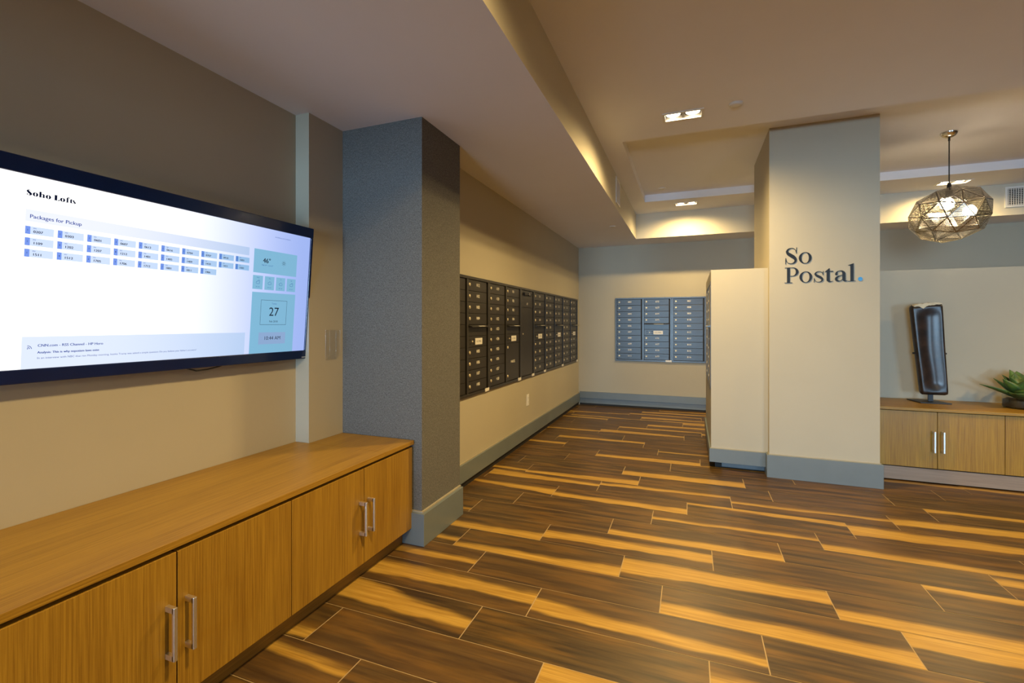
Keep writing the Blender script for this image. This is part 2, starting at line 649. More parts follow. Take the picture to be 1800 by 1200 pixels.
# ---- lamps cut into the ceiling
HW, HD = 0.126, 0.060                  # half size of a twin-lamp opening
LAMPS = [(-0.05, 3.555), (-0.05, 6.175), (2.60, 6.265), (-0.05, 0.95), (2.60, 0.95), (4.10, 3.30)]
holes = [(x - HW, x + HW, y - HD, y + HD) for x, y in LAMPS]
TX0, TY0, TY1 = -0.525, 3.905, 5.93

bm = new()
slab_with_holes(bm, XS, XR, YF, YS, CEIL, holes + [(TX0, XR, TY0, TY1)])
struct('ceiling', bm, 'ceil')
bm = new()   # shallow tray
slab_with_holes(bm, TX0, XR, TY0, TY1, TRAY, [])
quad(bm, ((TX0, TY0, CEIL), (TX0, TY1, CEIL), (TX0, TY1, TRAY), (TX0, TY0, TRAY)))
quad(bm, ((TX0, TY1, CEIL), (XR, TY1, CEIL), (XR, TY1, TRAY), (TX0, TY1, TRAY)))
quad(bm, ((TX0, TY0, CEIL), (XR, TY0, CEIL), (XR, TY0, TRAY), (TX0, TY0, TRAY)))
struct('ceiling_upper', bm, 'ceil')
bm = new()   # lowered soffit along the left and back walls
quad(bm, ((XTV - .1, YF, SOF), (XS, YF, SOF), (XS, YB + .1, SOF), (XTV - .1, YB + .1, SOF)))
quad(bm, ((XS, YS, SOF), (XR, YS, SOF), (XR, YB + .1, SOF), (XS, YB + .1, SOF)))
quad(bm, ((XS, YF, SOF), (XS, YS, SOF), (XS, YS, CEIL), (XS, YF, CEIL)), 1)
quad(bm, ((XS, YS, SOF), (XR, YS, SOF), (XR, YS, CEIL), (XS, YS, CEIL)), 1)
# added unseen slab behind the camera, shades upper pillars from the daylight
quad(bm, ((XS, YF, 2.06), (XR, YF, 2.06), (XR, -1.0, 2.06), (XS, -1.0, 2.06)))
quad(bm, ((XTV - .1, YF, 2.06), (XS, YF, 2.06), (XS, -1.0, 2.06), (XTV - .1, -1.0, 2.06)))
quad(bm, ((XTV - .1, -1.0, 2.06), (XS, -1.0, 2.06), (XS, -1.0, SOF), (XTV - .1, -1.0, SOF)))
quad(bm, ((XS, -1.0, 2.06), (XR, -1.0, 2.06), (XR, -1.0, CEIL), (XS, -1.0, CEIL)))
struct('ceiling_lower', bm, ['ceil', 'riser'])

# ---- walls
bm = new()
box(bm, XTV - 0.12, XTV, YF, 1.985, 0, SOF)
box(bm, XTV - 0.12, XBUMP, 1.985, 2.26, 0, SOF)
struct('wall_left', bm, 'wall')
bm = new()
box(bm, XMAIL - 0.2, XMAIL, 2.62, YB, 0.0, SOF)
struct('wall_left_far', bm, 'wall')
bm = new()
box(bm, XMAIL - 0.3, XR + .1, YB, YB + 0.12, 0, SOF)
struct('wall_back', bm, 'wall')
bm = new()
box(bm, XR, XR + 0.12, YF, YB, 0, TRAY)
struct('wall_right', bm, 'panel')
bm = new()   # added unseen wall behind the camera, blocks window daylight from the left wall
box(bm, 2.5, 2.62, YF, -2.0, 0, 2.06)
struct('wall_light_blocker', bm, 'panel')
bm = new()   # wall behind the camera with two window openings invented for the daylight
WIN = [(-2.0, 0.1), (4.4, 6.8)]
WZ0, WZ1 = 0.30, 2.05
xs = [XTV - .12, -2.0, 0.1, 4.4, 6.8, XR + .1]
for a, b in zip(xs, xs[1:]):
    if (a, b) in WIN:
        box(bm, a, b, YF - .12, YF, 0, WZ0)
        box(bm, a, b, YF - .12, YF, WZ1, CEIL + .1)
    else:
        box(bm, a, b, YF - .12, YF, 0, CEIL + .1)
struct('wall_front', bm, 'panel')
for k, (a, b) in enumerate(WIN):
    bm = new()
    t = 0.05
    y0, y1 = YF - .035, YF + .01
    for x in (a + t / 2, (a + b) / 2, b - t / 2):
        box(bm, x - t / 2, x + t / 2, y0, y1, WZ0, WZ1)
    for z in (WZ0 + t / 2, 1.55, WZ1 - t / 2):
        box(bm, a, b, y0, y1, z - t / 2, z + t / 2)
    struct('window_%d' % (k + 1), bm, 'lamp_white')

# ---- fabric-wrapped pier beside the console
PX, PY0, PY1 = -1.41, 2.252, 2.712
bm = new()
box(bm, XTV, PX, PY0, PY1, 0.02, SOF)
struct('fabric_pillar', bm, 'fabric')
bm = new()
box(bm, XTV, PX + .028, PY0 - .024, PY1 - .006, 0, 0.180, 0, 0.002)
box(bm, XTV, PX + .012, PY0 - .010, PY1 - .006, 0.180, 0.188, 1)
struct('baseboard_pillar', bm, ['base', 'reveal'])

# ---- postal pillar
QX0, QX1, QY0, QY1 = 0.597, 1.334, 4.260, 5.21
bm = new()
box(bm, QX0, QX1, QY0, QY1, 0.0, TRAY)
struct('postal_pillar', bm, 'wall')
bm = new()
box(bm, QX0 - .020, QX1 + .018, QY0 - .020, QY1, 0, 0.182, 0, 0.002)
box(bm, QX0 - .006, QX1 + .006, QY0 - .007, QY1, 0.182, 0.188, 1)
struct('baseboard_postal', bm, ['base', 'reveal'])

# ---- low partition with mailboxes on its left face, and the half wall behind the right console
BX0, BY0, BY1, BZ = 0.165, 4.330, 5.72, 1.702
HZ = 1.713
bm = new()
box(bm, BX0, QX0, BY0, BY1, 0.062, BZ)
box(bm, QX0, QX1, QY1, BY1, 0.0, BZ)
struct('mail_partition', bm, 'wall')
bm = new()
box(bm, QX1, XR, 5.06, 5.20, 0.0, HZ)
struct('half_height_partition', bm, 'wall')
bm = new()
box(bm, BX0 - .014, QX0 - .020, BY0 - .020, BY0, 0.062, 0.176, 0, 0.0015)
box(bm, BX0 - .006, QX0 - .020, BY0 - .008, BY0, 0.176, 0.181, 1)
box(bm, BX0 - .014, BX0, BY0, BY1, 0.062, 0.176, 0, 0.0015)
box(bm, 0.252, QX0 - .020, BY0 + .05, BY1 - .05, 0.012, 0.062, 0)
box(bm, 0.200, QX0 - .022, BY0 + .07, BY1 - .07, 0.0, 0.062, 2)
struct('baseboard_partition', bm, ['base', 'reveal', 'dark'])

# ---- long baseboards; shade of the gap at the floor is a near-black strip
bm = new()
box(bm, XMAIL, XMAIL + .020, PY1, YB, 0.048, 0.182, 0, 0.0015)
box(bm, XMAIL, XMAIL + .008, PY1, YB, 0.182, 0.188, 1)
box(bm, XMAIL, XMAIL + .003, PY1, YB, 0.0, 0.048, 2)
struct('baseboard_left', bm, ['base', 'reveal', 'dark'])
bm = new()
box(bm, XMAIL + .02, XR, YB - .022, YB, 0.105, 0.205, 0, 0.0015)
box(bm, XMAIL + .02, XR, YB - .006, YB, 0.028, 0.105, 0)
box(bm, XMAIL + .02, XR, YB - .004, YB, 0.0, 0.028, 2)
struct('baseboard_back', bm, ['base', 'reveal', 'dark'])

# ================================================================== LIGHT FIXTURES


def make_downlight():
    t = thing('recessed_downlight', '', 'ceiling light')
    bm = new()    # trim frame
    a, b, c, d = HW + .014, HW - .004, HD + .014, HD - .004
    for x0, x1, y0, y1 in ((-a, a, -c, -d), (-a, a, d, c), (-a, -b, -d, d), (b, a, -d, d)):
        box(bm, x0, x1, y0, y1, -.006, .002)
    mk('trim_frame', bm, 'lamp_white', t)
    bm = new()    # recessed housing, open below
    h = .075
    for p in (((-HW, -HD, 0), (-HW, HD, 0), (-HW, HD, h), (-HW, -HD, h)), ((HW, -HD, 0), (HW, HD, 0), (HW, HD, h), (HW, -HD, h)),
              ((-HW, -HD, 0), (HW, -HD, 0), (HW, -HD, h), (-HW, -HD, h)), ((-HW, HD, 0), (HW, HD, 0), (HW, HD, h), (-HW, HD, h)),
              ((-HW, -HD, h), (HW, -HD, h), (HW, HD, h), (-HW, HD, h))):
        quad(bm, p)
    box(bm, -.008, .008, -HD, HD, .01, .03)
    mk('housing', bm, 'housing', t)
    for s in (-1, 1):
        bm = new()
        lathe(bm, [(.026, .070), (.030, .055), (.050, .024), (.053, .020), (.050, .020), (.044, .026), (.030, .050)], 24, (s * .066, 0, 0))
        lo = mk('reflector', bm, 'reflector', t)
        bm = new()
        lathe(bm, [(0.0001, .006), (.030, .008), (.046, .014), (.048, .020), (0.0001, .030)], 20, (s * .066, 0, 0))
        mk('lamp_face', bm, 'bulb', lo)
    return t


LAMP_LABEL = ['twin recessed downlight in the ceiling in front of the cream pillar, nearest visible one',
              'small twin recessed downlight beside the glowing back riser, left of the pillar',
              'twin recessed downlight behind the faceted pendant lamp']
proto = make_downlight()
for i, (x, y) in enumerate(LAMPS):
    o = proto if i == 0 else copy_tree(proto)
    o.location = (x, y, CEIL)
    o['category'] = 'ceiling light'
    o['group'] = 'recessed twin downlights'
    o['label'] = LAMP_LABEL[i] if i < 3 else 'twin recessed downlight in the ceiling outside the picture'
    for s in (-1, 1):
        l = bpy.data.lights.new('downlight_beam', 'SPOT')
        l.spot_size = math.radians(164)
        l.spot_blend = 0.85
        l.shadow_soft_size = 0.030
        l.color = WARM
        l.energy = SPOT_E * (0.55 if i in (1, 2) else 1.0)
        lo = bpy.data.objects.new('downlight_beam', l)
        COL.objects.link(lo)
        lo.location = (x + s * .066, y, CEIL - .002)


def disc_fixture(name, label, cat, x, y, z, r, h, mat='lamp_white'):
    t = thing(name, label, cat, (x, y, z))
    bm = new()
    lathe(bm, [(r * .98, 0), (r, -h * .3), (r * .92, -h), (r * .5, -h * 1.02), (0.0001, -h * 1.02)], 28)
    mk('cover', bm, mat, t)
    bm = new()
    lathe(bm, [(r * 1.12, 0), (r * 1.12, -h * .25), (r, -h * .3)], 28)
    mk('flange', bm, mat, t)
    return t


disc_fixture('smoke_detector', 'round white smoke detector right of the nearest twin downlight', 'smoke detector', 0.289, 3.50, CEIL, .042, .012)
disc_fixture('sprinkler_cover', 'small round sprinkler cover plate lit warm in the ceiling tray', 'sprinkler', -0.312, 5.69, TRAY, .040, .008)
disc_fixture('ceiling_sensor', 'small round cover under the lowered ceiling near the back wall', 'sensor', -0.869, 5.61, SOF, .036, .006)


def vent(name, label, w_, h_, loc, rz, nx):
    """wall grille facing local -Y"""
    t = thing(name, label, 'air vent', loc, rz)
    bm = new()
    f = .022
    for x0, x1, z0, z1 in ((-w_ / 2, w_ / 2, 0, f), (-w_ / 2, w_ / 2, h_ - f, h_), (-w_ / 2, -w_ / 2 + f, f, h_ - f), (w_ / 2 - f, w_ / 2, f, h_ - f)):
        box(bm, x0, x1, -.010, 0, z0, z1, 0)
    mk('frame', bm, 'white', t)
    bm = new()
    box(bm, -w_ / 2 + f, w_ / 2 - f, -.0015, -.0005, f, h_ - f)
    mk('duct_opening', bm, 'dark', t)
    bm = new()
    n = nx
    for k in range(n):
        x = -w_ / 2 + f + (w_ - 2 * f) * (k + .5) / n
        box(bm, x - .0025, x + .0025, -.009, -.002, f, h_ - f)
    for k in range(9):
        z = f + (h_ - 2 * f) * (k + .5) / 9
        box(bm, -w_ / 2 + f, w_ / 2 - f, -.006, -.0025, z - .002, z + .002)
    mk('louver_slats', bm, 'white', t)
    return t


vent('air_vent', 'white louvred air vent on the riser right of the pendant', 0.36, 0.22, (3.33, YS, 2.487), 0, 16)
vent('air_vent', 'narrow white air vent on the left soffit riser, seen almost edge on', 0.24, 0.26, (XS, 4.82, 2.455), PI / 2, 10)

# ================================================================== LEFT CONSOLE


def handle(parent, x, y, z0, z1, out):
    """square-ended bar pull; out is the unit vector away from the door"""
    bm = new()
    ox, oy = out
    s = .0055
    r = .034
    box(bm, x + ox * r - s, x + ox * r + s, y + oy * r - s, y + oy * r + s, z0, z1, 0, .002)
    for z in (z0 + .009, z1 - .009):
        if ox:
            xs = sorted((x, x + ox * r))
            box(bm, xs[0], xs[1], y - s, y + s, z - .008, z + .008)
        else:
            ys = sorted((y, y + oy * r))
            box(bm, x - s, x + s, ys[0], ys[1], z - .008, z + .008)
    return mk('handle', bm, 'nickel', parent)


def console_left():
    cx, cy = XTV, 0.0
    t = thing('console_cabinet', 'long low honey teak cabinet under the wall screen, against the left wall', 'cabinet', (cx, cy, 0))
    X = lambda x: x - cx
    zt, th = .583, .024
    ya, yb = -0.90, 2.246
    bm = new()
    box(bm, X(XTV + .002), X(-1.458), ya, 1.983, zt - th, zt, 0, .002)
    box(bm, X(XBUMP + .002), X(-1.458), 1.983, yb, zt - th, zt, 0, .002)
    mk('worktop', bm, 'wood_h', t)
    bm = new()
    box(bm, X(XTV + .002), X(-1.497), ya + .01, 1.983, .085, zt - th - .001)
    box(bm, X(XBUMP + .002), X(-1.497), 1.983, yb - .012, .085, zt - th - .001)
    mk('carcass', bm, 'dark', t)
    bm = new()
    box(bm, X(-1.54), X(-1.522), ya + .02, PY0 - .028, 0.0, .085)
    mk('toe_board', bm, 'toe_wood', t)
    gy = [-0.79, -0.355, 0.082, 0.518, 0.954, 1.390, 1.824, 2.236]
    zb, zd = .092, .545
    for k, (a, b) in enumerate(zip(gy, gy[1:])):
        bm = new()
        box(bm, X(-1.497), X(-1.463), a + .0018, b - .0018, zb, zd, 0, .0012)
        dr = mk('door', bm, 'wood_v', t)
        # pulls sit in pairs either side of the seams at .082, .954, 1.824
        seam = {0: None, 1: b, 2: a, 3: b, 4: a, 5: b, 6: a}[k]
        if seam is None:
            seam = b if k % 2 else a
        y = seam - .029 if abs(seam - b) < 1e-6 else seam + .029
        handle(dr, X(-1.463), y, .238, .398, (1, 0))
    return t


console_left()


def console_right():
    cx, cy = 1.34, 5.055
    t = thing('console_cabinet', 'low teak sideboard carrying the dark sculpture, behind the cream pillar', 'cabinet', (cx, cy, 0))
    X = lambda x: x - cx
    Y = lambda y: y - cy
    zt, th = .583, .022
    xa, xb = 1.34, 4.20
    bm = new()
    box(bm, X(xa), X(xb), Y(4.512), Y(5.053), zt - th, zt, 0, .002)
    mk('worktop', bm, 'wood_x', t)
    bm = new()
    box(bm, X(xa + .005), X(xb - .005), Y(4.552), Y(5.053), .112, zt - th - .001)
    mk('carcass', bm, 'dark', t)
    bm = new()
    box(bm, X(xa + .012), X(xb - .012), Y(4.536), Y(4.556), .008, .110)
    mk('toe_board', bm, 'toe_wood_x', t)
    gx = [1.386, 1.784, 2.182, 2.580, 2.978, 3.376, 3.774, 4.172]
    for k, (a, b) in enumerate(zip(gx, gx[1:])):
        bm = new()
        box(bm, X(a + .0018), X(b - .0018), Y(4.530), Y(4.552), .118, zt - th - .006, 0, .0012)
        dr = mk('door', bm, 'wood_v', t)
        x = b - .028 if k % 2 == 0 else a + .028
        handle(dr, X(x), Y(4.530), .246, .410, (0, -1))
    bm = new()
    box(bm, X(xa), X(gx[0] - .002), Y(4.531), Y(4.552), .118, zt - th - .006)
    mk('filler_strip', bm, 'wood_v', t)
    return t


console_right()

# ================================================================== TELEVISION


def lin(r, g, b):
    f = lambda c: (c / 255 / 12.92) if c / 255 <= 0.04045 else ((c / 255 + 0.055) / 1.055) ** 2.4
    return (f(r), f(g), f(b))


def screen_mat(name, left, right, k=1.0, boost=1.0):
    """colour shown by the lit panel; viewing-angle falloff painted in as a white-to-lavender fade"""
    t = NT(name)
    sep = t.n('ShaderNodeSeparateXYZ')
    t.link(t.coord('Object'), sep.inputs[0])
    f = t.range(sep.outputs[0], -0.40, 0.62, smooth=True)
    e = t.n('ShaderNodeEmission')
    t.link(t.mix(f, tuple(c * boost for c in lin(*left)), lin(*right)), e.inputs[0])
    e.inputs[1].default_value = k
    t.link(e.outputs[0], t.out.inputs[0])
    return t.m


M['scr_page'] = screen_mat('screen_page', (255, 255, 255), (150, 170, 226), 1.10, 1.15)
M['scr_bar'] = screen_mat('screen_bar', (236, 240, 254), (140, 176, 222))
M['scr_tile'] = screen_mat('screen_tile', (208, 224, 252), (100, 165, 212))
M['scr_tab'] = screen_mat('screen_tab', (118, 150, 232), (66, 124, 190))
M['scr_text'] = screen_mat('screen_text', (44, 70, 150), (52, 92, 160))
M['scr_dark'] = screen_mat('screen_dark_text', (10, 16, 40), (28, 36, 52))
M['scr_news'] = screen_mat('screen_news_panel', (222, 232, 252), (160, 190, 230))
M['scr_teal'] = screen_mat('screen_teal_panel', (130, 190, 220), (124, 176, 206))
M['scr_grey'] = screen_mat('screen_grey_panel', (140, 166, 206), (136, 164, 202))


def serif_word_soho(bm, u0, u1, v0, cap, y, mi):
    """Soho Lofts in a fat high-contrast face, laid out in units where cap height is 100"""
    sx = (u1 - u0) / 640.0
    sz = cap / 100.0

    def at(x0):
        return lambda a, b: Vector((u0 + (x0 + a) * sx, y, v0 + b * sz))

    def S(x0, hh, ww):
        k, q = ww / 60.0, hh / 100.0
        fn = lambda a, b: at(x0)(a * k, b * q)
        stroke(bm, [(52, 74, 3), (48, 88, 4), (34, 96, 8), (18, 91, 17), (13, 77, 26), (22, 62, 32), (36, 46, 33), (46, 30, 30), (44, 14, 21), (28, 5, 9), (12, 10, 4), (6, 28, 3)], fn, mi)
        disc2(bm, 9, 16, 7, 11, fn, mi, 12)

    def o(x0):
        ring(bm, 34, 35, 35, 38, 27, 5, at(x0), mi, n=28)

    def bar(x0, a, b, c, d):
        poly(bm, [(a, c), (b, c), (b, d), (a, d)], at(x0), mi)

    S(0, 100, 66)
    o(76)
    bar(154, 4, 31, 0, 104)
    bar(154, 0, 36, 0, 5)
    stroke(bm, [(28, 50, 5), (44, 66, 9), (58, 60, 20), (60, 40, 24), (60, 0, 24)], at(154), mi)
    bar(154, 42, 78, 0, 5)
    o(240)
    bar(350, 6, 40, 0, 100)
    bar(350, 0, 46, 95, 100)
    bar(350, 0, 74, 0, 5)
    poly(bm, [(50, 5), (74, 5), (76, 34)], at(350), mi)
    o(430)
    bar(508, 10, 33, 0, 84)
    bar(508, 2, 44, 0, 5)
    bar(508, 0, 46, 62, 67)
    stroke(bm, [(22, 78, 23), (28, 96, 14), (42, 102, 7)], at(508), mi)
    disc2(bm, 46, 94, 7, 9, at(508), mi, 10)
    bar(560, 8, 31, 8, 67)
    poly(bm, [(8, 67), (31, 67), (31, 84), (26, 84)], at(560), mi)
    bar(560, -3, 46, 61, 67)
    stroke(bm, [(19, 14, 22), (28, 4, 8), (40, 8, 4)], at(560), mi)
    S(602, 70, 44)


def television():
    YC = 1.357
    t = thing('wall_screen', 'large flat display on the left wall showing packages for pickup', 'screen',
              (-2.0, YC, 1.055), rot=(math.radians(4.37), 0, PI / 2))
    U = lambda y: y - YC
    a0, a1, b0, b1 = U(.715), U(1.9935), -.006, .7105
    s0, s1, t0, t1 = U(.729), U(1.9785), .040, .657
    bm = new()
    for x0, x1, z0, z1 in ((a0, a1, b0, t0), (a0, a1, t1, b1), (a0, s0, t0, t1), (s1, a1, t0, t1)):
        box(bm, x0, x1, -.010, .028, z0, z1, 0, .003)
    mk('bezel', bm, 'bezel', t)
    bm = new()
    box(bm, a0 + .006, a1 - .006, .004, .034, b0 + .006, b1 - .006, 0, .004)
    mk('casing', bm, 'tvback', t)
    bm = new()
    box(bm, -.22, .22, .034, .058, .15, .55)
    mk('wall_bracket', bm, 'black', t)
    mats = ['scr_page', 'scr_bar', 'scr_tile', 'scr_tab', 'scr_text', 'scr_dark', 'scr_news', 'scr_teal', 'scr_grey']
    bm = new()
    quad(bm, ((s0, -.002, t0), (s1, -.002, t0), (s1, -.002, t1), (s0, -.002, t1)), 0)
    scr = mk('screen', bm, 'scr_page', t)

    bm = new()

    def rect(y0, y1, z0, z1, mi, lay=0):
        yy = -.0026 - .0004 * lay
        quad(bm, ((U(y0), yy, z0), (U(y1), yy, z0), (U(y1), yy, z1), (U(y0), yy, z1)), mi)

    def txt(s, y, z, h, mi, lay=2, align='LEFT', squash=1.0, bold=0.0):
        if bold:
            text_into(bm, s, h / 0.72, frame_xz(U(y) + bold, -.0027 - .0004 * lay, z), mi, align, 0, squash)
        text_into(bm, s, h / 0.72, frame_xz(U(y), -.0026 - .0004 * lay, z), mi, align, 0, squash)

    rect(.8135, 1.609, .512, .550, 1)
    txt('Packages for Pickup', .823, .5285, .0122, 4, 2, 'LEFT', 1.0, .0005)
    num = [['0207', '0303', '0601', '0607', '0613', '0616', '0704', '0707', '0910', '1003'],
           ['1109', '1202', '1207', '1212', '1401', '1405', '1409', '1410', '1411', '1503'],
           ['1511', '1512', '1705', '1706', '1712', '1801', '1811', '1906']]
    cnt = [['1', '1', '1', '2', '1', '1', '1', '2', '1', '1'], ['1', '3', '1', '8', '1', '1', '1', '2', '1', '1'], ['1', '4', '2', '1', '2', '1', '2', '1']]
    for r in range(3):
        for c in range(len(num[r])):
            y0 = .8140 + .08075 * c
            z1 = .4970 - .0362 * r + .0004 * c
            rect(y0, y0 + .0710, z1 - .0250, z1, 2)
            rect(y0, y0 + .0122, z1 - .0250, z1, 3, 1)
            txt(cnt[r][c], y0 + .006, z1 - .0125, .006, 5, 2, 'CENTER')
            txt('PM', y0 + .0190, z1 - .0058, .0042, 4)
            txt(num[r][c], y0 + .0190, z1 - .0162, .0080, 5, 2, 'LEFT', 1.08, .0006)
    txt('SHOPPING DOCUMENTS', 1.749, .6225, .0050, 4, 2, 'LEFT', 1.25)
    rect(1.6355, 1.8950, .436, .5505, 7)
    for dx in (0, .0006, .0012):
        txt('46°', 1.6855 + dx, .4975, .0235, 5)
    txt('High 59° / Low 37°', 1.680, .476, .0062, 4)
    # sun mark
    cu, cv = U(1.811), .4975
    fn = lambda a, b: Vector((cu + a, -.0034, cv + b))
    ring(bm, 0, 0, .0062, .0062, .0018, .0018, fn, 5, n=20)
    for k in range(8):
        a = PI * k / 4
        ca, sa = math.cos(a), math.sin(a)
        stroke(bm, [(.0092 * ca, .0092 * sa, .0018), (.0125 * ca, .0125 * sa, .0018)], fn, 5, 1)
    for k, (nm, p) in enumerate((('Wed', 1), ('Thu', 0), ('Fri', 0), ('Sat', 1))):
        y0 = 1.6355 + .0672 * k
        rect(y0, y0 + .0565, .3555, .4225, 7)
        txt(nm, y0 + .028, .412, .0055, 4, 2, 'CENTER')
        txt('59 | 43', y0 + .028, .367, .0055, 4, 2, 'CENTER')
        cu, cv = U(y0 + .028), .388
        ring(bm, -.005, 0, .0055, .0055, .0013, .0013, fn, 4, 60, 290, 14)
        ring(bm, .002, .003, .0068, .0068, .0013, .0013, fn, 4, 10, 170, 14)
        ring(bm, .007, -.001, .0042, .0042, .0013, .0013, fn, 4, -100, 100, 12)
        stroke(bm, [(-.005, -.0055, .0013), (.007, -.0052, .0013)], fn, 4, 1)
        if p:
            ring(bm, .006, .007, .006, .006, .0013, .0013, fn, 4, -20, 150, 12)
    rect(1.6360, 1.8970, .0402, .3415, 7)
    b = (1.688, 1.845, .1812, .3050)
    for x0, x1, z0, z1 in ((b[0], b[1], b[2], b[2] + .0014), (b[0], b[1], b[3] - .0014, b[3]), (b[0], b[0] + .0014, b[2], b[3]), (b[1] - .0014, b[1], b[2], b[3])):
        rect(x0, x1, z0, z1, 5, 1)
    txt('Tuesday', 1.7665, .288, .0065, 4, 2, 'CENTER')
    txt('27', 1.7665, .2450, .0440, 5, 2, 'CENTER')
    txt('Feb 2018', 1.7665, .1975, .0098, 5, 2, 'CENTER')
    rect(1.6845, 1.8455, .0835, .1430, 8, 1)
    txt('10:44 AM', 1.7655, .1130, .0185, 5, 2, 'CENTER')
    rect(.8170, 1.6100, .0402, .1440, 6)
    txt('CNN.com - RSS Channel - HP Hero', .8555, .1145, .0088, 4, 2, 'LEFT', 1.0, .0005)
    txt('Analysis: This is why nepotism laws exist', .8555, .0918, .0074, 4, 2, 'LEFT', 1.0, .0007)
    txt('In an interview with NBC that ran Monday morning, Ivanka Trump was asked a simple question: Do you believe your father\'s accusers?', .8555, .0735, .0066, 4, 2, 'LEFT', 1.04)
    cu, cv = U(.8305), .1045
    disc2(bm, .001, .001, .0016, .0016, fn, 4, 10)
    ring(bm, 0, 0, .0066, .0066, .0016, .0016, fn, 4, 0, 90, 10)
    ring(bm, 0, 0, .0112, .0112, .0016, .0016, fn, 4, 0, 90, 10)
    serif_word_soho(bm, U(.8135), U(.9375), .5935, .0172, -.0036, 5)
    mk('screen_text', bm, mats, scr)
    bm = new()
    text_into(bm, 'LG', .0085, frame_xz(U(1.966), -.0103, .010), 0, 'LEFT') if False else box(bm, U(1.958), U(1.985), -.0112, -.0098, .001, .0055)
    mk('badge', bm, 'nickel', t)
    bm = new()
    pts = [(U(1.33), .02, .012), (U(1.355), .012, -.008), (U(1.39), .006, -.020), (U(1.44), .006, -.018), (U(1.50), .010, -.010), (U(1.56), .02, .006)]
    tube(bm, pts, .0032, 8)
    mk('cable', bm, 'tvback', t)


television()

# ================================================================== CLEAR HOLDER, OUTLET


def acrylic_holder():
    t = thing('leaflet_holder', 'small empty clear acrylic holder on the wall between screen and fabric pier', 'holder', (XBUMP, 2.150, 1.03), PI / 2)
    bm = new()
    w_ = .043
    box(bm, -w_, w_, -.004, -.001, .0, .175, 0, .0008)
    mk('back_plate', bm, 'acrylic', t)
    bm = new()
    box(bm, -w_, w_, -.034, -.0315, .030, .172, 0, .0008)
    mk('front_plate', bm, 'acrylic', t)
    for s in (-1, 1):
        bm = new()
        x0, x1 = sorted((s * w_, s * (w_ - .0025)))
        box(bm, x0, x1, -.0315, -.004, .030, .172)
        mk('side_plate', bm, 'acrylic', t)
    bm = new()
    vs = [bm.verts.new(p) for p in ((-w_, -.034, .030), (w_, -.034, .030), (w_, -.004, .0), (-w_, -.004, .0), (-w_, -.034, .0275), (w_, -.034, .0275), (w_, -.006, -.0005), (-w_, -.006, -.0005))]
    for q in ((0, 1, 2, 3), (7, 6, 5, 4), (0, 4, 5, 1), (1, 5, 6, 2), (2, 6, 7, 3), (3, 7, 4, 0)):
        bm.faces.new([vs[i] for i in q])
    bmesh.ops.recalc_face_normals(bm, faces=bm.faces)
    mk('sloped_tray', bm, 'acrylic', t)


acrylic_holder()


def outlet():
    t = thing('wall_outlet', 'white wall outlet on the long wall below the dark mailboxes', 'outlet', (XMAIL, 4.64, .435), PI / 2)
    bm = new()
    box(bm, -.036, .036, -.006, 0, -.060, .060, 0, .002)
    mk('cover_plate', bm, 'white', t)
    for z in (-.022, .022):
        bm = new()
        box(bm, -.016, .016, -.009, -.006, z - .014, z + .014, 0, .003)
        r = mk('receptacle', bm, 'white', t)
        bm = new()
        for x in (-.006, .006):
            box(bm, x - .0012, x + .0012, -.0094, -.009, z - .004, z + .006)
        mk('slot_mark', bm, 'ink', r)


outlet()

# ================================================================== MAILBOXES
MH = .935
ROWH = .0886


